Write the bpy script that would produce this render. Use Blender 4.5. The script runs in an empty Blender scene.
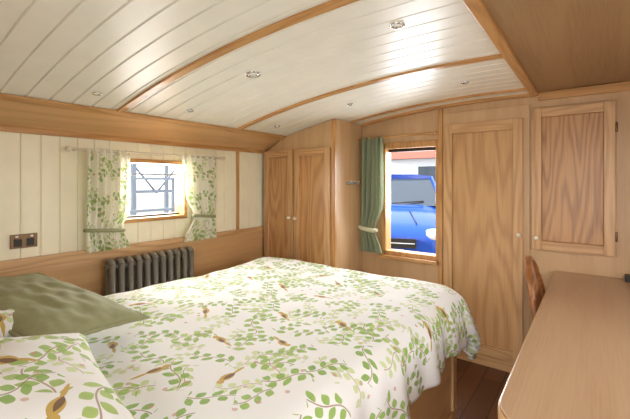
import bpy, bmesh, math, random
from mathutils import Vector, Matrix, noise
random.seed(4)
H=1.33; F=371.0; TH=math.atan2(278,371)
S,C=math.sin(TH),math.cos(TH)
def zc(x):
    z=H+0.60-0.04*(x-0.03)**2
    if -2.18<x<-0.314: z+=0.030*(x+2.18)*(-0.314-x)/0.87
    return z
def ray(px,py):
    u=(px-315)/F; v=(182-py)/F
    return Vector((-S+C*u, C+S*u, v))
# ---------------------------------------------------------------- materials
def newmat(name):
    m=bpy.data.materials.new(name); m.use_nodes=True
    nt=m.node_tree; b=nt.nodes['Principled BSDF']
    return m,nt,b
class N:
    def __init__(s,nt): s.nt=nt
    def n(s,t,**k):
        x=s.nt.nodes.new(t)
        for a,b in k.items(): setattr(x,a,b)
        return x
    def l(s,a,b): s.nt.links.new(a,b)
    def math(s,op,a,b=None,c=None,clamp=False):
        x=s.n('ShaderNodeMath',operation=op); x.use_clamp=clamp
        for i,v in enumerate((a,b,c)):
            if v is None: continue
            if isinstance(v,(int,float)): x.inputs[i].default_value=v
            else: s.l(v,x.inputs[i])
        return x.outputs[0]
    def mix(s,f,a,b):
        x=s.n('ShaderNodeMix',data_type='RGBA')
        for i,v in ((0,f),(6,a),(7,b)):
            if isinstance(v,(int,float)): x.inputs[i].default_value=v
            elif isinstance(v,tuple): x.inputs[i].default_value=(*v,1)
            else: s.l(v,x.inputs[i])
        return x.outputs[2]
def srgb(r,g,b):
    f=lambda c:(c/255/12.92 if c/255<=0.04045 else ((c/255+0.055)/1.055)**2.4)
    return (f(r),f(g),f(b))
def plain(name,col,rough=0.5,metal=0,**k):
    m,nt,b=newmat(name); h=N(nt)
    tc=h.n('ShaderNodeTexCoord'); no=h.n('ShaderNodeTexNoise'); no.inputs['Scale'].default_value=8
    h.l(tc.outputs['Object'],no.inputs['Vector'])
    c=h.mix(no.outputs[0],tuple(x*0.93 for x in col),tuple(min(1,x*1.05) for x in col))
    h.l(c,b.inputs['Base Color']); b.inputs['Roughness'].default_value=rough; b.inputs['Metallic'].default_value=metal
    return m
def wood(name,axis,light,dark,rough=0.35,bands=26,base=1.0,cross=5.0,amt=0.55):
    m,nt,b=newmat(name); h=N(nt)
    tc=h.n('ShaderNodeTexCoord'); mp=h.n('ShaderNodeMapping')
    sc=[cross]*3; sc[axis]=0.55*base; mp.inputs['Scale'].default_value=sc
    h.l(tc.outputs['Object'],mp.inputs['Vector'])
    a=h.n('ShaderNodeTexNoise'); a.inputs['Scale'].default_value=1.0; a.inputs['Detail'].default_value=2; a.inputs['Roughness'].default_value=0.4
    h.l(mp.outputs[0],a.inputs['Vector'])
    s=h.math('SINE',h.math('MULTIPLY',a.outputs[0],bands*3.0))
    s=h.math('MULTIPLY_ADD',s,0.5,0.5); s=h.math('POWER',s,1.6)
    mp2=h.n('ShaderNodeMapping'); sc=[160]*3; sc[axis]=5; mp2.inputs['Scale'].default_value=sc
    h.l(tc.outputs['Object'],mp2.inputs['Vector'])
    f=h.n('ShaderNodeTexNoise'); f.inputs['Scale'].default_value=1.0; f.inputs['Detail'].default_value=3
    h.l(mp2.outputs[0],f.inputs['Vector'])
    c=h.n('ShaderNodeTexNoise'); c.inputs['Scale'].default_value=0.5; h.l(mp.outputs[0],c.inputs['Vector'])
    fac=h.math('MULTIPLY',s,amt)
    fac=h.math('ADD',fac,h.math('MULTIPLY',h.math('SUBTRACT',f.outputs[0],0.45),1.1))
    fac=h.math('ADD',fac,h.math('MULTIPLY',h.math('SUBTRACT',c.outputs[0],0.5),0.6),clamp=True)
    h.l(h.mix(fac,light,dark),b.inputs['Base Color'])
    b.inputs['Roughness'].default_value=rough
    bu=h.n('ShaderNodeBump'); bu.inputs['Strength'].default_value=0.08; bu.inputs['Distance'].default_value=0.002
    h.l(f.outputs[0],bu.inputs['Height']); h.l(bu.outputs[0],b.inputs['Normal'])
    return m
OL=srgb(214,172,124); OD=srgb(176,130,84)
oak=[wood('oak_grain_%s'%'xyz'[i],i,OL,OD,0.35) for i in range(3)]
ven=wood('oak_veneer',2,srgb(210,174,132),srgb(186,147,105),0.4,bands=10,amt=0.32)
veny=wood('oak_veneer_long',1,srgb(218,174,122),srgb(188,142,92),0.35,bands=12,amt=0.35)
pan=wood('oak_cathedral_panel',2,srgb(212,165,112),srgb(166,116,72),0.35,bands=26,cross=5.5,amt=0.5)
deskm=wood('oak_desk_top',1,srgb(194,162,128),srgb(168,134,100),0.3,bands=8,amt=0.25,cross=8)
trim=[wood('oak_trim_%s'%'xyz'[i],i,srgb(206,156,98),srgb(168,116,64),0.3) for i in range(3)]
shaded_panel=wood('oak_roof_panel_shaded',1,srgb(166,132,94),srgb(136,102,68),0.45,bands=8,amt=0.3)  # oak with the roof panel's shade worked into its darker colour
chairm=wood('chair_wood',1,srgb(168,112,66),srgb(124,76,40),0.3)
cream=plain('cream_paint_gloss',srgb(245,242,232),0.36)
creamw=plain('cream_wall_paint',srgb(248,241,214),0.4)
white=plain('white_ceramic',srgb(235,225,205),0.25)
chrome=plain('chrome',(0.7,0.7,0.7),0.15,1.0)
brass=plain('bronze_plate',srgb(120,95,70),0.35,0.8)
dark=plain('dark_plastic',(0.02,0.02,0.02),0.5)
radm=plain('radiator_grey_enamel',srgb(128,122,112),0.35,0.2)
lens=plain('lamp_lens',(0.35,0.33,0.3),0.1)
mattm=plain('mattress_ticking',srgb(225,220,208),0.8)
def floor_mat():
    m,nt,b=newmat('floor_walnut_planks'); h=N(nt)
    tc=h.n('ShaderNodeTexCoord'); br=h.n('ShaderNodeTexBrick'); mp=h.n('ShaderNodeMapping')
    mp.inputs['Rotation'].default_value=(0,0,math.pi/2)
    h.l(tc.outputs['Object'],mp.inputs[0]); h.l(mp.outputs[0],br.inputs['Vector'])
    br.inputs['Scale'].default_value=1.0; br.inputs['Brick Width'].default_value=0.9; br.inputs['Row Height'].default_value=0.12
    br.inputs['Mortar Size'].default_value=0.003
    br.inputs['Color1'].default_value=(*srgb(116,74,48),1); br.inputs['Color2'].default_value=(*srgb(94,58,36),1); br.inputs['Mortar'].default_value=(0.02,0.01,0.006,1)
    h.l(br.outputs[0],b.inputs['Base Color']); b.inputs['Roughness'].default_value=0.35
    return m
floorm=floor_mat()
def cloth(name,base,pattern=True,scale=6.8,transl=0.0,rough=0.85,birds=True,uv=True,fade=1.0):
    m,nt,b=newmat(name); h=N(nt)
    tc=h.n('ShaderNodeTexCoord'); co=tc.outputs['UV' if uv else 'Object']
    col=None
    def cell(sc,off,rnd=0.8):
        mp=h.n('ShaderNodeMapping'); mp.inputs['Scale'].default_value=(sc,sc,sc); mp.inputs['Location'].default_value=(off,off*0.7,0)
        h.l(co,mp.inputs[0])
        v=h.n('ShaderNodeTexVoronoi',voronoi_dimensions='2D'); v.inputs['Scale'].default_value=1.0; v.inputs['Randomness'].default_value=rnd
        h.l(mp.outputs[0],v.inputs['Vector'])
        sb=h.n('ShaderNodeVectorMath',operation='SUBTRACT'); h.l(mp.outputs[0],sb.inputs[0]); h.l(v.outputs['Position'],sb.inputs[1])
        sep=h.n('ShaderNodeSeparateColor'); h.l(v.outputs['Color'],sep.inputs[0])
        ro=h.n('ShaderNodeVectorRotate',rotation_type='Z_AXIS'); h.l(sb.outputs[0],ro.inputs['Vector'])
        h.l(h.math('MULTIPLY',sep.outputs[0],6.283),ro.inputs['Angle'])
        xy=h.n('ShaderNodeSeparateXYZ'); h.l(ro.outputs[0],xy.inputs[0])
        return xy.outputs[0],xy.outputs[1],sep.outputs[1],sep.outputs[2]
    def ell(x,y,cx,cy,a,bb,ang):
        ca,sa=math.cos(ang),math.sin(ang)
        dx=h.math('SUBTRACT',x,cx); dy=h.math('SUBTRACT',y,cy)
        X=h.math('ADD',h.math('MULTIPLY',dx,ca),h.math('MULTIPLY',dy,sa))
        Y=h.math('SUBTRACT',h.math('MULTIPLY',dy,ca),h.math('MULTIPLY',dx,sa))
        X=h.math('DIVIDE',X,a); Y=h.math('DIVIDE',Y,bb)
        return h.math('LESS_THAN',h.math('ADD',h.math('ABSOLUTE',Y),h.math('MULTIPLY',X,X)),1.0)
    def mx(a,b_): return h.math('MAXIMUM',a,b_)
    if pattern:
        col=base
        def sprig(col,sc,off,g1,g2,stemc,n=3.6,op=0.95,keep=1.0):
            x,y,r1,r2=cell(sc,off)
            kp=h.math('LESS_THAN',r2,keep)
            yy=h.math('SUBTRACT',y,h.math('MULTIPLY',h.math('SINE',h.math('MULTIPLY',x,6.0)),0.08))
            lim=h.math('MULTIPLY',h.math('LESS_THAN',h.math('ABSOLUTE',x),0.5),kp)
            stem=h.math('MULTIPLY',h.math('LESS_THAN',h.math('ABSOLUTE',yy),0.014),lim)
            col=h.mix(h.math('MULTIPLY',stem,0.75*fade),col,stemc)
            side=h.math('GREATER_THAN',yy,0.0)
            xs=h.math('ADD',x,h.math('MULTIPLY',side,0.13))
            fx=h.math('DIVIDE',h.math('SUBTRACT',h.math('FRACT',h.math('MULTIPLY',xs,n)),0.5),n)
            leaf=ell(fx,h.math('ABSOLUTE',yy),0.0,0.115,0.115,0.080,math.radians(52))
            leaf=h.math('MULTIPLY',leaf,lim)
            gc=h.mix(r1,g1,g2)
            nz=h.n('ShaderNodeTexNoise'); nz.inputs['Scale'].default_value=35; h.l(co,nz.inputs['Vector'])
            gc=h.mix(h.math('MULTIPLY',nz.outputs[0],0.6),gc,tuple(min(1,c*1.5+0.03) for c in g2))
            return h.mix(h.math('MULTIPLY',leaf,op*fade),col,gc)
        col=sprig(col,scale*1.08,3.3,srgb(166,188,112),srgb(190,206,142),srgb(176,146,118),op=0.8,keep=0.7)
        col=sprig(col,scale*0.9,17.9,srgb(134,164,78),srgb(160,186,100),srgb(156,120,88),keep=0.35)
        col=sprig(col,scale*0.95,0.0,srgb(108,148,58),srgb(142,176,80),srgb(150,112,80),keep=0.9)
        x,y,r1,r2=cell(scale*2.1,7.7,1.0)
        d=h.math('ADD',h.math('MULTIPLY',x,x),h.math('MULTIPLY',y,y))
        ber=h.math('MULTIPLY',h.math('LESS_THAN',d,0.010),h.math('GREATER_THAN',r2,0.7))
        col=h.mix(h.math('MULTIPLY',ber,0.7),col,srgb(200,150,130))
        if birds:
            x,y,r1,r2=cell(scale*0.52,11.3,0.6)
            bd=ell(x,y,0.0,0.0,0.12,0.055,0.3)
            tl=ell(x,y,-0.16,-0.055,0.11,0.02,0.35)
            hd=h.math('LESS_THAN',h.math('ADD',h.math('POWER',h.math('SUBTRACT',x,0.10),2.0),h.math('POWER',h.math('SUBTRACT',y,0.055),2.0)),0.0016)
            wg=ell(x,y,-0.03,0.0,0.09,0.028,0.25)
            mk=h.math('MULTIPLY',mx(mx(bd,tl),hd),h.math('GREATER_THAN',r1,0.15))
            col=h.mix(mk,col,srgb(198,166,88))
            col=h.mix(h.math('MULTIPLY',wg,mk),col,srgb(122,94,66))
        h.l(col,b.inputs['Base Color'])
    else:
        nz=h.n('ShaderNodeTexNoise'); nz.inputs['Scale'].default_value=60; h.l(tc.outputs['Object'],nz.inputs['Vector'])
        col=h.mix(nz.outputs[0],tuple(c*0.85 for c in base),tuple(c*1.1 for c in base)); h.l(col,b.inputs['Base Color'])
    b.inputs['Roughness'].default_value=rough
    b.inputs['Sheen Weight'].default_value=0.1
    if transl>0:
        tr=h.n('ShaderNodeBsdfTranslucent'); h.l(col,tr.inputs[0]); ms=h.n('ShaderNodeMixShader'); ms.inputs[0].default_value=transl
        h.l(b.outputs[0],ms.inputs[1]); h.l(tr.outputs[0],ms.inputs[2]); h.l(ms.outputs[0],nt.nodes['Material Output'].inputs[0])
    return m
duvetm=cloth('leaf_print_cotton',srgb(238,239,238))
curtm=cloth('leaf_print_curtain',srgb(253,251,238),scale=8.0,transl=0.35,birds=False,fade=0.85)
greenc=cloth('sage_green_linen',srgb(152,154,114),pattern=False)
greencur=cloth('green_curtain_fabric',srgb(156,166,136),pattern=False,transl=0.25)
tiem=cloth('cream_tieback_fabric',srgb(215,215,185),pattern=False)
# ---------------------------------------------------------------- builder
class MB:
    def __init__(s,name,smooth=False,bevel=0.0):
        s.name=name; s.bm=bmesh.new(); s.mats=[]; s.smooth=smooth; s.bevel=bevel
        s.uv=s.bm.loops.layers.uv.new('UVMap')
    def mi(s,m):
        if m not in s.mats: s.mats.append(m)
        return s.mats.index(m)
    def box(s,x0,x1,y0,y1,z0,z1,m):
        i=s.mi(m); v=[s.bm.verts.new((x,y,z)) for x in (x0,x1) for y in (y0,y1) for z in (z0,z1)]
        for f in ((0,1,3,2),(4,6,7,5),(0,4,5,1),(2,3,7,6),(0,2,6,4),(1,5,7,3)):
            s.bm.faces.new([v[k] for k in f]).material_index=i
    def prism(s,pts,axis,a,b,m):
        i=s.mi(m)
        def P(p,t):
            c=list(p); c.insert(axis,t); return c
        A=[s.bm.verts.new(P(p,a)) for p in pts]; B=[s.bm.verts.new(P(p,b)) for p in pts]
        s.bm.faces.new(A).material_index=i; s.bm.faces.new(B[::-1]).material_index=i
        n=len(pts)
        for k in range(n): s.bm.faces.new([A[k],B[k],B[(k+1)%n],A[(k+1)%n]]).material_index=i
    def tube(s,path,r,m,seg=12,cap=True):
        i=s.mi(m); rings=[]
        P=[Vector(p) for p in path]; rr=r if isinstance(r,(list,tuple)) else [r]*len(P)
        for k,p in enumerate(P):
            d=(P[min(k+1,len(P)-1)]-P[max(k-1,0)]).normalized()
            up=Vector((0,0,1)) if abs(d.z)<0.9 else Vector((1,0,0))
            a=d.cross(up).normalized(); b=d.cross(a)
            rings.append([s.bm.verts.new(p+(a*math.cos(t)+b*math.sin(t))*rr[k]) for t in [2*math.pi*q/seg for q in range(seg)]])
        for k in range(len(P)-1):
            for q in range(seg):
                f=s.bm.faces.new([rings[k][q],rings[k][(q+1)%seg],rings[k+1][(q+1)%seg],rings[k+1][q]]); f.material_index=i; f.smooth=True
        if cap:
            s.bm.faces.new(rings[0][::-1]).material_index=i; s.bm.faces.new(rings[-1]).material_index=i
    def ball(s,c,r,m,sc=(1,1,1),seg=16):
        i=s.mi(m); g=bmesh.ops.create_uvsphere(s.bm,u_segments=seg,v_segments=seg//2,radius=r,matrix=Matrix.Translation(c)@Matrix.Diagonal((*sc,1)))
        for v in g['verts']:
            for f in v.link_faces: f.material_index=i; f.smooth=True
    def grid(s,fn,nu,nv,m,closeu=False,uvs=None):
        i=s.mi(m); V=[[s.bm.verts.new(fn(a/nu,b/nv)) for b in range(nv+1)] for a in range(nu+1)]
        for a in range(nu):
            for b in range(nv):
                f=s.bm.faces.new([V[a][b],V[a+1][b],V[a+1][b+1],V[a][b+1]]); f.material_index=i; f.smooth=True
                if uvs:
                    for lp,(p,q) in zip(f.loops,((a,b),(a+1,b),(a+1,b+1),(a,b+1))): lp[s.uv].uv=uvs(p/nu,q/nv)
        return V
    def done(s,merge=False,recalc=True,loc=None):
        if merge: bmesh.ops.remove_doubles(s.bm,verts=s.bm.verts,dist=1e-4)
        if recalc: bmesh.ops.recalc_face_normals(s.bm,faces=s.bm.faces)
        me=bpy.data.meshes.new(s.name); s.bm.to_mesh(me); s.bm.free()
        for m in s.mats: me.materials.append(m)
        o=bpy.data.objects.new(s.name,me); bpy.context.scene.collection.objects.link(o)
        if s.bevel:
            b=o.modifiers.new('bevel','BEVEL'); b.width=s.bevel; b.segments=2; b.limit_method='ANGLE'; b.angle_limit=math.radians(50)
        return o
# ---------------------------------------------------------------- dimensions
XL=-2.46; XP=-2.18; XT=-0.314; XR=0.80; YB=-0.40; YF=2.90
f=MB('floor'); f.box(XL-0.1,XR+0.1,YB-0.1,YF+0.08,-0.06,0.0,floorm); f.done()
def tg_levels(a,b,pitch,g=0.005,d=0.006):
    L=[]; k=math.floor(a/pitch)
    L.append((a,0.0))
    while True:
        c=(k+1)*pitch
        if c>=b-0.01: break
        if c>a+0.01: L+= [(c-g,0.0),(c-0.0012,d),(c+0.0012,d),(c+g,0.0)]
        k+=1
    L.append((b,0.0)); return L
def tg_ceiling(mb,x0,x1,y0,y1,m,n=30):
    L=tg_levels(y0,y1,0.098); i=mb.mi(m)
    V=[[mb.bm.verts.new((x0+(x1-x0)*k/n, y, zc(x0+(x1-x0)*k/n)+d)) for k in range(n+1)] for y,d in L]
    for a in range(len(L)-1):
        for b in range(n):
            mb.bm.faces.new([V[a][b],V[a+1][b],V[a+1][b+1],V[a][b+1]]).material_index=i
c=MB('ceiling'); tg_ceiling(c,XP-0.01,XT,YB,YF,cream)
n=12
pts=[(XT+(XR-XT)*k/n) for k in range(n+1)]
for k in range(n):
    v=[c.bm.verts.new(p) for p in ((pts[k],YB,zc(pts[k])),(pts[k+1],YB,zc(pts[k+1])),(pts[k+1],YF,zc(pts[k+1])),(pts[k],YF,zc(pts[k])))]
    c.bm.faces.new(v).material_index=c.mi(shaded_panel)
c.prism([(XL-0.02,H+0.273),(XP,zc(XP)),(XP,zc(XP)+0.03),(XL-0.02,H+0.31)],1,YB,YF,veny)
rp=[(XL-0.1+(XR-XL+0.2)*k/20) for k in range(21)]
poly=[(x,zc(max(x,XP))+0.04-(0.1 if x<XP-0.15 else 0)) for x in rp]+[(x,zc(max(x,XP))+0.1-(0.1 if x<XP-0.15 else 0)) for x in rp[::-1]]
c.prism(poly,1,YB-0.1,YF+0.08,cream)
c.done(recalc=False)
def beam(name,y,w=0.042,x0=XP-0.01,x1=XT,t=0.012):
    b=MB(name,bevel=0.003); n=36; xs=[x0+(x1-x0)*k/n for k in range(n+1)]
    b.prism([(x,zc(x)-t) for x in xs]+[(x,zc(x)+0.004) for x in xs[::-1]],1,y-w/2,y+w/2,trim[0]); b.done()
beam('trim_1',1.03); beam('trim_2',1.92); beam('trim_3',0.12); beam('trim_4',YF-0.02,0.04,x0=-1.64,t=0.02)
beam('trim_5',2.70,0.03,x0=-1.64)
b=MB('trim_6',bevel=0.004); b.box(XT-0.022,XT+0.022,YB,YF,zc(XT)-0.016,zc(XT)+0.002,trim[1]); b.done()
b=MB('trim_7',bevel=0.003)
b.prism([(XP-0.03,zc(XP)-0.026),(XP+0.02,zc(XP)-0.008),(XP+0.02,zc(XP)+0.002),(XP-0.03,zc(XP)-0.005)],1,YB,2.466,trim[1]); b.done()
b=MB('trim_8',bevel=0.003); b.box(XL,XL+0.022,YB,2.466,H+0.262,H+0.292,trim[1]); b.done()
b=MB('trim_9',bevel=0.004); b.box(XT+0.02,XR,YF-0.03,YF,zc(0.2)-0.055,zc(0.2)-0.002,trim[0]); b.done()
# ---------------------------------------------------------------- left wall
WY0,WY1,WZ0,WZ1=1.19,1.64,H-0.25,H+0.135
w=MB('wall_left')
def wallbox(mb,a0,a1,y0,y1,z0,z1,op,m,ax):
    o=op
    for (p0,p1,q0,q1) in ((y0,o[0],z0,z1),(o[1],y1,z0,z1),(o[0],o[1],z0,o[2]),(o[0],o[1],o[3],z1)):
        if p1-p0<1e-4 or q1-q0<1e-4: continue
        if ax==0: mb.box(a0,a1,p0,p1,q0,q1,m)
        else: mb.box(p0,p1,a0,a1,q0,q1,m)
wallbox(w,XL-0.10,XL-0.012,YB-0.1,YF+0.08,0,H+0.31,(WY0,WY1,WZ0,WZ1),creamw,0)
def tg_wall(y0,y1,z0,z1):
    L=tg_levels(y0,y1,0.092,0.005,0.007); i=w.mi(creamw)
    V=[[w.bm.verts.new((XL-d,y,z)) for z in (z0,z1)] for y,d in L]
    for a in range(len(L)-1): w.bm.faces.new([V[a][0],V[a+1][0],V[a+1][1],V[a][1]]).material_index=i
ZR=H-0.41
tg_wall(YB,WY0,ZR-0.03,H+0.28); tg_wall(WY1,2.466,ZR-0.03,H+0.28); tg_wall(WY0,WY1,ZR-0.03,WZ0); tg_wall(WY0,WY1,WZ1,H+0.28)
w.box(XL-0.012,XL+0.012,YB,2.466,0,ZR-0.06,veny)
w.box(XL-0.012,XL+0.030,YB,2.466,ZR-0.075,ZR,oak[1])
w.box(XL-0.006,XL+0.012,2.15,2.175,ZR,H+0.262,trim[2])
w.done(recalc=False)
b=MB('baseboard_left',bevel=0.003); b.box(XL+0.012,XL+0.026,YB,2.46,0,0.09,oak[1]); b.done()
b=MB('window_1',bevel=0.004)
fw=0.022
for (y0,y1,z0,z1) in ((WY0-fw,WY0+0.006,WZ0-fw,WZ1+fw),(WY1-0.006,WY1+fw,WZ0-fw,WZ1+fw),(WY0,WY1,WZ0-fw,WZ0+0.006),(WY0,WY1,WZ1-0.006,WZ1+fw)):
    b.box(XL-0.11,XL+0.014,y0,y1,z0,z1,trim[1])
b.box(XL-0.07,XL-0.05,WY0,WY1,H+0.05,H+0.060,dark)
b.box(XL-0.075,XL-0.045,WY0+0.008,WY1-0.008,WZ0+0.008,WZ0+0.02,dark)
b.done()
# ---------------------------------------------------------------- far wall
X0,X1,Z0,Z1=-1.431,-0.975,H-0.60,H+0.30
w=MB('wall_far')
wallbox(w,YF,YF+0.08,XL-0.1,XR+0.1,0,H+0.62,(X0,X1,Z0,Z1),ven,1)
w.done()
b=MB('window_2',bevel=0.004)
for (x0,x1,z0,z1) in ((X0-0.02,X0+0.02,Z0-0.03,Z1+0.03),(X1-0.01,X1+0.012,Z0-0.03,Z1+0.03),(X0,X1,Z1-0.02,Z1+0.03),(X0,X1,Z0-0.03,Z0+0.02)):
    b.box(x0,x1,YF-0.015,YF+0.09,z0,z1,trim[2])
b.box(X0-0.03,X1+0.012,YF-0.05,YF+0.02,Z0-0.045,Z0-0.015,trim[0])
b.box(X0+0.02,X1-0.02,YF+0.05,YF+0.07,Z1-0.045,Z1-0.02,dark)
b.done()
b=MB('trim_10',bevel=0.003); b.box(-0.962,-0.93,YF-0.022,YF,0,zc(-0.95)-0.02,trim[2]); b.done()
b=MB('baseboard_far',bevel=0.003); b.box(-1.64,XR,YF-0.016,YF,0,0.075,oak[0]); b.done()
w=MB('wall_back'); wallbox(w,YB-0.08,YB,XL-0.1,XR+0.1,0,H+0.62,(-0.55,0.65,0.0,1.80),ven,1); w.done()  # opening added in the unseen wall to let fill light in
w=MB('wall_right'); wallbox(w,XR,XR+0.08,YB-0.1,YF+0.08,0,H+0.6,(0.5,1.9,1.0,1.6),ven,0); w.done()  # window hole added out of view for the side fill
b=MB('added_window',bevel=0.003)  # frame of the added, unseen window that carries fill light
for (y0,y1,z0,z1) in ((0.47,0.5,0.97,1.63),(1.9,1.93,0.97,1.63),(0.47,1.93,0.97,1.0),(0.47,1.93,1.6,1.63)): b.box(XR-0.015,XR+0.09,y0,y1,z0,z1,trim[1])
b.done()
# ---------------------------------------------------------------- wardrobes
def door(mb,x0,x1,z0,z1,y,sw=0.055,rail=0.06,knob=None,panel=pan):
    t=0.022
    mb.box(x0,x0+sw,y-t,y,z0,z1,oak[2]); mb.box(x1-sw,x1,y-t,y,z0,z1,oak[2])
    mb.box(x0+sw,x1-sw,y-t,y,z0,z0+rail,oak[0]); mb.box(x0+sw,x1-sw,y-t,y,z1-rail,z1,oak[0])
    mb.box(x0+sw,x1-sw,y-0.005,y+0.002,z0+rail,z1-rail,panel)
    if knob:
        kx,kz=knob
        mb.tube([(kx,y-t,kz),(kx,y-t-0.018,kz)],0.007,white); mb.ball((kx,y-t-0.026,kz),0.016,white)
Xw=-1.645; Yw=2.466
b=MB('wardrobe',bevel=0.002)
n=14; xs=[XP+(Xw-XP)*k/n for k in range(n+1)]
b.prism([(XL+0.03,0.0),(Xw,0.0)]+[(x,zc(x)-0.005) for x in xs[::-1]]+[(XL+0.03,H+0.27)],1,Yw,YF-0.01,ven)
door(b,-2.42,-2.075,0.12,H+0.28,Yw-0.0,knob=(-2.10,H-0.31))
door(b,-2.06,-1.685,0.12,H+0.28,Yw-0.0,knob=(-2.03,H-0.31))
b.box(Xw-0.03,Xw+0.006,Yw-0.012,Yw+0.01,0,zc(Xw)-0.01,trim[2])
b.done()
b=MB('wardrobe',bevel=0.002)
b.box(-0.93,XT-0.03,YF-0.012,YF-0.001,0.075,H+0.53,ven)
door(b,-0.915,-0.382,0.085,H+0.435,YF-0.012,sw=0.06,rail=0.07,knob=(-0.405,H-0.36),panel=wood('oak_tall_panel',2,srgb(206,163,114),srgb(172,125,80),0.35,bands=18,cross=5,amt=0.5))
b.done()
b=MB('wall_cupboard',bevel=0.003)
b.box(-0.335,0.115,YF-0.012,YF-0.001,H-0.46,H+0.50,ven)
door(b,-0.328,0.108,H-0.45,H+0.49,YF-0.012,sw=0.055,rail=0.06,knob=(-0.30,H-0.37),panel=wood('oak_flame_panel',2,srgb(200,152,102),srgb(146,98,58),0.35,bands=34,cross=5.5,amt=0.6))
b.tube([(0.113,YF-0.035,H+0.36),(0.113,YF-0.035,H+0.30)],0.006,brass); b.tube([(0.113,YF-0.035,H-0.30),(0.113,YF-0.035,H-0.36)],0.006,brass)
b.done()
b=MB('coat_hook_rail',bevel=0.001)
b.box(Xw+0.001,Xw+0.009,2.62,2.80,H-0.02,H+0.0,chrome)
for y in (2.65,2.71,2.77):
    b.tube([(Xw+0.008,y,H-0.01),(Xw+0.03,y,H-0.015),(Xw+0.04,y,H-0.005),(Xw+0.042,y,H+0.012)],0.004,chrome,8)
b.done()
# ---------------------------------------------------------------- bed
bx0,bx1,by0,by1=-2.06,-0.565,-0.36,2.18; ZT=H-0.585
b=MB('bed',bevel=0.004)
b.box(bx0+0.04,bx1-0.06,by0+0.02,by1-0.04,0.0,0.46,veny)
b.box(bx1-0.06,bx1-0.045,by0+0.02,by1-0.03,0.0,0.07,oak[1]); b.box(bx1-0.06,bx1-0.045,by0+0.02,by1-0.03,0.42,0.47,oak[1])
for y in (by0+0.02,0.5,1.3,by1-0.10): b.box(bx1-0.06,bx1-0.046,y,y+0.06,0.07,0.42,oak[2])
b.box(bx0+0.06,bx1-0.07,by0+0.03,by1-0.06,0.471,ZT-0.05,mattm)
b.done()
cx,cy=(bx0+bx1)/2,(by0+by1)/2; hx,hy=(bx1-bx0)/2,(by1-by0)/2; RC=0.14; rb=0.085
us,ue=bx0-0.17,bx1+0.22; vs,ve=0.05,by1+0.25
def quilt(u,v):
    px=us+(ue-us)*u; py=vs+(ve-vs)*v
    qx=abs(px-cx)-hx+RC; qy=(py-cy)-hy+RC
    ax,ay=max(qx,0),max(qy,0); L=math.hypot(ax,ay)
    e=(L-RC) if L>0 else max(qx,qy)-RC
    if L>1e-6: dx,dy=ax/L*(1 if px>cx else -1),ay/L
    else: dx=dy=0
    a=e+rb
    N1=noise.noise(Vector((px*2.2,py*2.2,0)))*0.018+noise.noise(Vector((px*6,py*5,3)))*0.009+noise.noise(Vector((px*1.5+py*6,py*1.2-px*2.0,5)))*0.011
    if a<=0: return Vector((px,py,ZT+N1))
    if a<rb*math.pi/2:
        t=a/rb; hh=-rb+rb*math.sin(t); dr=rb*(1-math.cos(t))
    else: 
        dr=rb+(a-rb*math.pi/2); hh=0.0
    k=min(1,dr/0.25)
    tang=px*abs(dy)*1+py*abs(dx)+math.atan2(dy,abs(dx)+1e-6)*0.3
    cor=2*abs(dx*dy)
    hh+=k*(0.03+0.07*cor+0.018*math.sin(tang*17)+0.008*math.sin(tang*41+1))
    return Vector((px+dx*(hh-e),py+dy*(hh-e),ZT-dr+N1*(1-0.6*k)))
b=MB('duvet'); b.grid(quilt,150,180,duvetm,uvs=lambda u,v:(us+(ue-us)*u,vs+(ve-vs)*v))
o=b.done(); 
s=o.modifiers.new('thick','SOLIDIFY'); s.thickness=0.03; s.offset=-1
if o.data.polygons[len(o.data.polygons)//2].normal.z<0: s.offset=1
def pillow(name,loc,size,rot,m,seed=0,piping=None):
    w_,l_,h_=size; M=Matrix.Translation(loc)@Matrix.Rotation(rot[2],4,'Z')@Matrix.Rotation(rot[1],4,'Y')@Matrix.Rotation(rot[0],4,'X')
    b=MB(name)
    def mk(sgn):
        def fn(u,v):
            a=2*u-1; c=2*v-1
            x=w_/2*a*(1-0.05*(1-c*c)*abs(a)); y=l_/2*c*(1-0.05*(1-a*a)*abs(c))
            t=max(0,(1-abs(a)**2.6)*(1-abs(c)**2.6))**0.55
            z=sgn*h_/2*t*(1+0.25*noise.noise(Vector((a*2+seed,c*2,sgn))))+0.012*t*noise.noise(Vector((a*5,c*5+seed,sgn*2)))
            return M@Vector((x,y,z))
        return fn
    b.grid(mk(1),44,36,m,uvs=lambda u,v:(u*w_+seed,v*l_+seed*0.3)); b.grid(mk(-1),44,36,m,uvs=lambda u,v:(u*w_+seed,v*l_+seed))
    if piping:
        f=mk(0.0); P=[]
        for k in range(20): P.append(f(k/20,0))
        for k in range(20): P.append(f(1,k/20))
        for k in range(20): P.append(f(1-k/20,1))
        for k in range(21): P.append(f(0,1-k/20))
        b.tube(P,0.006,piping,8)
    o=b.done(merge=True); return o
pillow('pillow',(-1.75,0.20,ZT+0.10),(0.64,0.60,0.16),(math.radians(-2),0,0.02),duvetm,2.0)
pillow('pillow',(-1.08,0.13,ZT+0.105),(0.66,0.66,0.17),(math.radians(-2),0,math.radians(-12)),duvetm,7.3)
pillow('cushion',(-1.69,0.50,ZT+0.125),(0.79,0.36,0.10),(math.radians(-3),math.radians(5),math.radians(8)),greenc,1.0,piping=greenc)
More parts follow.
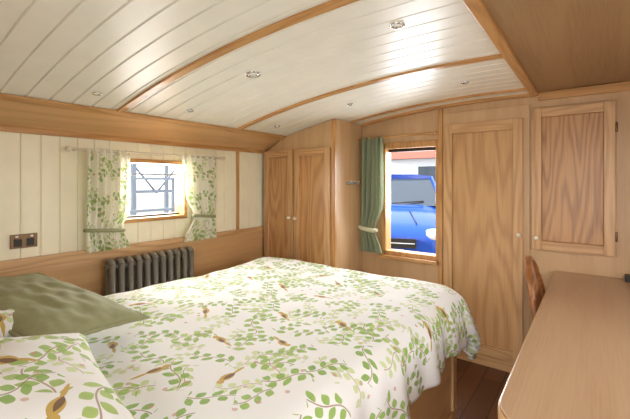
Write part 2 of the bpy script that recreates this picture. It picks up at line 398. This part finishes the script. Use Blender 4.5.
# ---------------------------------------------------------------- radiator
b=MB('column_radiator')
ry0,ry1=1.04,1.65; ns=11; xr=-2.37; zt,zb=H-0.475,0.30
for k in range(ns):
    y=ry0+(ry1-ry0)*(k+0.5)/ns
    for dx in (-0.03,0.03):
        b.tube([(xr+dx,y,zb+0.03),(xr+dx,y,zt-0.03)],0.018,radm,10)
    arc=[(xr+0.03*math.cos(t),y,zt-0.035+0.022*math.sin(t)) for t in [math.pi*q/8 for q in range(9)]]; b.tube(arc,0.0195,radm,10)
    arc=[(xr+0.03*math.cos(t),y,zb+0.035-0.022*math.sin(t)) for t in [math.pi*q/8 for q in range(9)]]; b.tube(arc,0.0195,radm,10)
for z in (zt-0.05,zb+0.05): b.tube([(xr,ry0,z),(xr,ry1,z)],0.018,radm,12)
for y in (ry0+0.1,ry1-0.1): b.tube([(xr,y,zb+0.03),(xr,y,0.0)],0.012,radm,10); b.tube([(xr,y,zt-0.05),(XL+0.012,y,zt-0.05)],0.008,radm,8)
b.done()
b=MB('wall_socket',bevel=0.002)
b.box(XL,XL+0.008,0.60,0.72,H-0.355,H-0.28,brass); 
for y in (0.615,0.67): b.box(XL+0.008,XL+0.011,y,y+0.035,H-0.345,H-0.305,dark)
b.box(XL+0.008,XL+0.013,0.62,0.635,H-0.298,H-0.286,chrome); b.box(XL+0.008,XL+0.013,0.685,0.70,H-0.298,H-0.286,chrome)
b.done()
# ---------------------------------------------------------------- curtains
def curtain(name,fn_w,z0,z1,place,m,waves,amp,tie=None,tiem_=None,length=0.5,tr=0.011):
    b=MB(name)
    def fn(u,v):
        z=z1+(z0-z1)*v; a,bw=fn_w(v); s_=a+(bw-a)*u
        d=amp*math.sin(u*waves*2*math.pi+0.5*math.sin(v*3))+amp*0.4*math.sin(u*waves*4.7+v*4+1)
        k=1.0
        if tie is not None: k=0.35+0.65*min(1,abs(v-tie)/0.16)
        return place(s_,d*k,z)
    b.grid(fn,90,50,m,uvs=lambda u,v:(u*length*1.7,v*(z1-z0)))
    if tie is not None:
        a,bw=fn_w(tie); z=z1+(z0-z1)*tie
        b.tube([place(a+(bw-a)*(0.5-0.54*math.cos(t)),0.5*0.055*math.sin(t),z+0.01*math.cos(t)) for t in [2*math.pi*q/20 for q in range(21)]],tr,tiem_ or m,8)
    return b.done()
xc=XL+0.065
P=lambda s_,d,z: Vector((xc+d,s_,z))
def sm(t): t=max(0,min(1,t)); return t*t*(3-2*t)
def wl(v):
    k=math.exp(-((v-0.80)/0.14)**2); return (0.945+0.0*k,1.205-0.05*k)
def wr(v):
    k=math.exp(-((v-0.72)/0.16)**2); top=1-sm(v/0.25)
    return (1.60-0.03*top+0.08*k,1.885-0.02*k)
curtain('curtain',wl,H-0.42,H+0.20,P,curtm,6,0.018,0.80,greenc,0.3)
curtain('curtain',wr,H-0.44,H+0.20,P,curtm,6,0.018,0.72,greenc,0.3)
b=MB('curtain_pole'); b.tube([(xc,0.86,H+0.19),(xc,1.95,H+0.19)],0.008,white,12)
for y in (0.85,1.96): b.ball((xc,y,H+0.19),0.017,white)
for y in (0.90,1.92): b.tube([(xc,y,H+0.19),(XL,y,H+0.19)],0.006,white,8)
b.done()
yc=YF-0.075
P2=lambda s_,d,z: Vector((s_,yc+d,z))
def wg(v):
    k=math.exp(-((v-0.80)/0.13)**2); return (-1.62,-1.405-0.075*k)
curtain('curtain',wg,H-0.60,H+0.385,P2,greencur,5,0.018,0.80,tiem,0.25,tr=0.02)
b=MB('curtain_pole'); b.tube([(-1.64,yc,H+0.375),(-0.965,yc,H+0.375)],0.008,trim[0],12)
b.tube([(-1.0,yc,H+0.375),(-1.0,YF,H+0.375)],0.006,trim[1],8); b.ball((-0.965,yc,H+0.375),0.014,trim[0])
b.tube([(-1.60,yc,H+0.375),(-1.60,YF,H+0.375)],0.006,trim[1],8)
b.done()
# ---------------------------------------------------------------- desk
ZD=H-0.58; XD=-0.20
b=MB('desk',bevel=0.004)
R=0.12; y0=0.98
pl=[(XD,YF-0.005)]+[(XD+R-R*math.cos(t),y0+R-R*math.sin(t)) for t in [math.pi/2*q/8 for q in range(9)]]+[(XR-0.005,y0),(XR-0.005,YF-0.005)]
b.prism(pl,2,ZD-0.006,ZD,deskm); 
pl2=[(XD-0.004,YF-0.005)]+[(XD+R-(R+.004)*math.cos(t),y0+R-(R+.004)*math.sin(t)) for t in [math.pi/2*q/8 for q in range(9)]]+[(XR-0.004,y0-.004),(XR-0.004,YF-0.005)]
b.prism(pl2,2,ZD-0.045,ZD-0.007,oak[1])
b.box(0.30,XR-0.01,y0+0.05,y0+0.5,0,ZD-0.045,ven)
b.box(0.30,XR-0.01,YF-0.45,YF-0.02,0,ZD-0.045,ven)
b.box(XD+0.05,XR-0.01,YF-0.045,YF-0.02,0,ZD-0.045,ven)
b.done()
b=MB('chair',bevel=0.003)
cx0,cyc=-0.245,2.38
sz=0.45
b.prism([(cx0+0.03,cyc-0.2),(cx0+0.42,cyc-0.21),(cx0+0.42,cyc+0.21),(cx0+0.03,cyc+0.2)],2,sz-0.03,sz,chairm)
for dx,dy in ((0.05,-0.18),(0.05,0.18),(0.39,-0.18),(0.39,0.18)):
    b.tube([(cx0+dx,cyc+dy,sz-0.02),(cx0+dx*1.02,cyc+dy*1.1,0)],[0.018,0.013],chairm,10)
for s_ in (-1,1): b.tube([(cx0+0.06,cyc+s_*0.18,0.2),(cx0+0.38,cyc+s_*0.18,0.2)],0.009,chairm,8)
hoop=[]
for q in range(21):
    t=math.pi*q/20
    hoop.append((cx0+0.03-0.075*math.sin(t)*1.0,cyc-0.20*math.cos(t),sz-0.01+0.46*math.sin(t)**0.6))
b.tube(hoop,0.017,chairm,12)
for k in range(5):
    y=cyc-0.11+0.055*k; top=0.46*max(0.05,(1-((y-cyc)/0.2)**2))**0.3
    b.tube([(cx0+0.05,y,sz-0.01),(cx0-0.035,y,sz-0.02+top)],0.007,chairm,8)
b.done()
b=MB('power_adaptor',bevel=0.006); b.box(0.15,0.20,YF-0.10,YF-0.03,ZD,ZD+0.035,dark)
b.tube([(0.2,YF-0.06,ZD+0.012),(0.27,YF-0.05,ZD+0.006),(0.36,YF-0.09,ZD+0.006),(0.45,YF-0.04,ZD+0.006)],0.004,dark,8); b.done()
# ---------------------------------------------------------------- downlights
for px,py,r in ((253,74,0.040),(397,25,0.03),(97,93,0.022),(350,104,0.024),(465,82,0.024),(190,110,0.022),(277,126,0.024)):
    d=ray(px,py); t=0.3
    while t<6:
        p=d*t
        if p.z+H>=zc(p.x): break
        t+=0.002
    b=MB('recessed_downlight'); x,y=p.x,p.y; z=zc(x); sl=math.atan((zc(x+0.01)-zc(x-0.01))/0.02)
    prof=[(r,0.004),(r,-0.003),(r*0.92,-0.007),(r*0.72,-0.006),(r*0.62,0.0),(r*0.5,0.004)]
    ringm=b.mi(chrome); Mx=Matrix.Translation((x,y,z))@Matrix.Rotation(-sl,4,'Y')
    V=[[b.bm.verts.new(Mx@Vector((q*math.cos(a),q*math.sin(a),zz))) for a in [2*math.pi*k/28 for k in range(28)]] for q,zz in prof]
    for i in range(len(prof)-1):
        for k in range(28):
            f=b.bm.faces.new([V[i][k],V[i][(k+1)%28],V[i+1][(k+1)%28],V[i+1][k]]); f.material_index=ringm; f.smooth=True
    b.bm.faces.new(V[-1]).material_index=b.mi(lens)
    b.done()
# ---------------------------------------------------------------- exterior
blue=plain('blue_car_paint',srgb(16,76,178),0.15); wht=plain('white_gelcoat',srgb(215,220,226),0.3)
brick=plain('red_brick',srgb(150,82,66),0.8); pave=plain('quay_paving',srgb(130,128,124),0.8)
glassd=plain('dark_glazing',srgb(60,72,86),0.08); steel=plain('pontoon_steel',srgb(128,136,146),0.5,0.2)
tyre=plain('tyre_rubber',(0.015,0.015,0.016),0.7)
def wat():
    m,nt,b=newmat('water'); b.inputs['Base Color'].default_value=(0.05,0.08,0.09,1); b.inputs['Roughness'].default_value=0.08
    h=N(nt); no=h.n('ShaderNodeTexNoise'); no.inputs['Scale'].default_value=3; tc=h.n('ShaderNodeTexCoord'); h.l(tc.outputs['Object'],no.inputs['Vector'])
    bu=h.n('ShaderNodeBump'); bu.inputs['Strength'].default_value=0.3; h.l(no.outputs[0],bu.inputs['Height']); h.l(bu.outputs[0],b.inputs['Normal'])
    return m
b=MB('canal_water'); b.box(-40,40,-40,3.5,-0.6,-0.5,wat()); b.done()
b=MB('quayside'); b.box(-40,40,3.5,40,-0.7,-0.002,pave); b.done()
b=MB('blue_car',bevel=0.0)
prof=[(0.00,0.60,0.58,0.30),(0.06,0.74,0.68,0.22),(0.25,0.83,0.77,0.18),(0.7,0.87,0.88,0.18),(1.15,0.88,0.97,0.18),(1.6,0.88,0.99,0.18),
 (2.4,0.88,0.99,0.18),(3.2,0.88,0.98,0.18),(3.8,0.85,0.95,0.18),(4.05,0.78,0.88,0.24),(4.12,0.66,0.78,0.32)]
def sect(w_,zt_,zb_,n=28):
    out=[]
    for k in range(n):
        t=2*math.pi*k/n; c_,s_=math.cos(t),math.sin(t); p_=0.42
        out.append((w_*math.copysign(abs(c_)**p_,c_),(zt_+zb_)/2+(zt_-zb_)/2*math.copysign(abs(s_)**(p_ if s_<0 else 0.62),s_)))
    return out
def loft(rows,m):
    i=b.mi(m); R_=[[b.bm.verts.new((x,y,z)) for x,z in sect(w_,zt_,zb_)] for y,w_,zt_,zb_ in rows]
    for a in range(len(R_)-1):
        for k in range(28):
            f=b.bm.faces.new([R_[a][k],R_[a][(k+1)%28],R_[a+1][(k+1)%28],R_[a+1][k]]); f.material_index=i; f.smooth=True
    b.bm.faces.new(R_[0]).material_index=i; b.bm.faces.new(R_[-1][::-1]).material_index=i
loft(prof,blue)
def tr(z,y0_,y1_,w0_): return [(-w0_,y0_,z),(w0_,y0_,z),(w0_,y1_,z),(-w0_,y1_,z)]
i=b.mi(glassd); A=[b.bm.verts.new(p) for p in tr(0.95,1.12,3.85,0.80)]; B=[b.bm.verts.new(p) for p in tr(1.40,1.80,3.30,0.62)]
for k in range(4): b.bm.faces.new([A[k],A[(k+1)%4],B[(k+1)%4],B[k]]).material_index=i
b.prism([(-0.64,1.39),(0.64,1.39),(0.60,1.44),(0.3,1.47),(-0.3,1.47),(-0.60,1.44)],1,1.78,3.32,blue)
for s_ in (-1,1):
    for (ya,yb) in ((1.12,1.80),(2.4,2.45),(3.85,3.30)): b.tube([(s_*0.80,ya,0.95),(s_*0.625,yb,1.41)],0.03,blue,8)
    b.ball((s_*0.64,0.12,0.62),0.13,wht,(1.1,0.8,0.7)); b.ball((s_*0.62,0.07,0.34),0.07,wht,(1,0.6,1))
    b.tube([(s_*0.30,0.75,0.90),(s_*0.42,0.2,0.76)],0.008,dark,6)
    b.ball((s_*0.98,1.45,1.0),0.09,blue,(1.1,0.7,0.8)); b.tube([(s_*0.84,1.45,0.97),(s_*0.95,1.45,0.99)],0.02,blue,8)
    for yw in (0.75,3.3): b.tube([(s_*0.70,yw,0.31),(s_*0.90,yw,0.31)],0.31,tyre,28); b.tube([(s_*0.895,yw,0.31),(s_*0.91,yw,0.31)],0.19,steel,20)
b.box(-0.42,0.42,-0.03,0.06,0.46,0.58,dark); b.box(-0.60,0.60,-0.02,0.12,0.24,0.33,dark); b.box(-0.26,0.26,-0.04,0.0,0.345,0.44,wht)
b.tube([(-0.40,-0.035,0.52),(0.40,-0.035,0.52)],0.01,chrome,8)
b.tube([(-0.6,1.10,0.985),(-0.1,1.2,1.02)],0.012,dark,6); b.tube([(0.0,1.10,0.985),(0.5,1.2,1.02)],0.012,dark,6)
o=b.done(recalc=True); o.location=(-2.25,4.55,0.0); o.rotation_euler=(0,0,math.radians(20))
b=MB('cabin_cruiser',bevel=0.02)
def ch(u,v):
    a=2*u-1; wd=1.2*(1-abs(a)**3.0)**0.6; t=math.pi*v
    return Vector((-6.5+3.4*a,12-wd*math.cos(t),0.95-0.95*math.sin(t)**0.5))
b.grid(ch,60,20,wht)
b.prism([(-9.2,0.9),(-3.7,0.9),(-4.3,1.3),(-4.9,1.35),(-5.4,1.95),(-7.7,1.95),(-8.1,1.3),(-9.2,1.2)],1,11.2,12.8,wht)
for x in (-5.35,-6.0,-6.7,-7.4): b.box(x-0.5,x,11.17,11.21,1.45,1.8,glassd)
b.box(-5.2,-4.3,11.17,11.21,1.0,1.2,glassd)
b.done()
b=MB('waterside_building')
b.box(-20,4,18,22,0.0,2.6,wht); b.prism([(17.6,2.5),(20,4.0),(22.4,2.5)],0,-20.3,4.3,brick)
for k in range(11):
    x=-19+2.0*k; b.box(x,x+1.0,17.95,18.02,0.9,2.1,glassd); b.box(x-0.05,x+1.05,17.93,17.97,0.82,0.9,brick)
b.done()
b=MB('pontoon_railing')
for k in range(6): b.box(-5.2,-5.16,-0.5+k*0.75,-0.46+k*0.75,-0.4,1.40,steel)
for z in (0.9,1.36): b.box(-5.21,-5.15,-0.6,3.45,z,z+0.035,steel)
b.box(-6.2,-5.1,-0.8,3.48,-0.45,-0.3,steel)
b.done()
b=MB('moored_yacht',bevel=0.02)
def yh(u,v):
    a=2*u-1; wd=1.3*(1-abs(a)**3.0)**0.6; t=math.pi*v
    return Vector((-8.5-wd*math.cos(t),-0.8+4.2*a,0.7-1.1*math.sin(t)**0.5))
b.grid(yh,50,20,wht); b.box(-9.2,-7.8,-2.0,1.8,0.6,1.2,wht)
for k in range(3): b.box(-7.8,-7.77,-1.8+k*1.1,-1.1+k*1.1,0.8,1.05,glassd)
for y in (0.5,2.6):
    b.tube([(-8.5,y,0.6),(-8.5,y,8)],0.05,steel,8)
    b.tube([(-8.5,y,8),(-8.5,y-3.0,0.7)],0.012,steel,6)
b.done()
b=MB('boatyard_gantry')
for x,y in ((-9,4.6),(-9,5.8),(-9,7.0),(-11.5,4.6),(-11.5,7.0)): b.box(x-0.05,x+0.05,y-0.05,y+0.05,0,3.6,steel)
for z in (1.05,1.75,3.5): b.box(-9.04,-8.96,4.6,7.0,z,z+0.08,steel)
for k in range(4):
    ya=4.6+k*0.6; b.tube([(-9,ya,1.05 if k%2 else 1.75),(-9,ya+0.6,1.75 if k%2 else 1.05)],0.03,steel,8)
for y in (4.6,7.0): b.box(-11.5,-9,y-0.05,y+0.05,3.5,3.6,steel)
b.done()
# ---------------------------------------------------------------- lights
wd=bpy.data.worlds.new('World'); bpy.context.scene.world=wd; wd.use_nodes=True
nt=wd.node_tree; bg=nt.nodes['Background']
sky=nt.nodes.new('ShaderNodeTexSky'); sky.sky_type='HOSEK_WILKIE'; sky.turbidity=4; sky.sun_direction=Vector((-0.5,-0.25,0.8)).normalized()
mx_=nt.nodes.new('ShaderNodeMix'); mx_.data_type='RGBA'; mx_.inputs[0].default_value=0.6
nt.links.new(sky.outputs[0],mx_.inputs[6]); mx_.inputs[7].default_value=(1.0,1.0,1.0,1)
nt.links.new(mx_.outputs[2],bg.inputs[0]); bg.inputs[1].default_value=4.2
def light(t,name,loc,rot,e,col=(1,1,1),**k):
    l=bpy.data.lights.new(name,t); l.energy=e; l.color=col
    for a,b_ in k.items(): setattr(l,a,b_)
    o=bpy.data.objects.new(name,l); o.location=loc; o.rotation_euler=rot; bpy.context.scene.collection.objects.link(o); return o
d=Vector((0.42,0.12,-0.75)); light('SUN','sun',(0,-5,8),d.to_track_quat('-Z','Y').to_euler(),6.0,(1,0.95,0.88),angle=0.02)
light('AREA','daylight_left_window',(XL-0.35,1.41,H+0.1),(0,math.radians(-95),0),60,(1,0.98,0.95),shape='RECTANGLE',size=0.5,size_y=0.9)
light('AREA','daylight_far_window',(-1.2,YF+0.4,H+0.1),(math.radians(-80),0,0),32,(0.93,0.97,1),shape='RECTANGLE',size=0.6,size_y=0.9)
light('AREA','added_fill_back',(0.05,YB-0.4,1.1),(math.radians(90),0,0),20,(1,0.98,0.95),shape='RECTANGLE',size=1.2,size_y=1.6)  # added fill light behind the camera, through the invented opening
light('AREA','added_fill_right',(XR+0.4,1.2,1.4),(0,math.radians(85),0),17,(1,0.98,0.95),shape='RECTANGLE',size=0.8,size_y=1.5)  # added fill from the right, through the invented window
bpy.context.scene.view_settings.view_transform='Standard'
# ---------------------------------------------------------------- camera
cd=bpy.data.cameras.new('camera'); cam=bpy.data.objects.new('camera',cd); bpy.context.scene.collection.objects.link(cam)
cam.location=(0,0,H); cam.rotation_euler=(math.pi/2,0,TH); cd.sensor_width=36; cd.lens=F/630*36; cd.shift_y=-27.5/630; cd.clip_start=0.02
bpy.context.scene.camera=cam
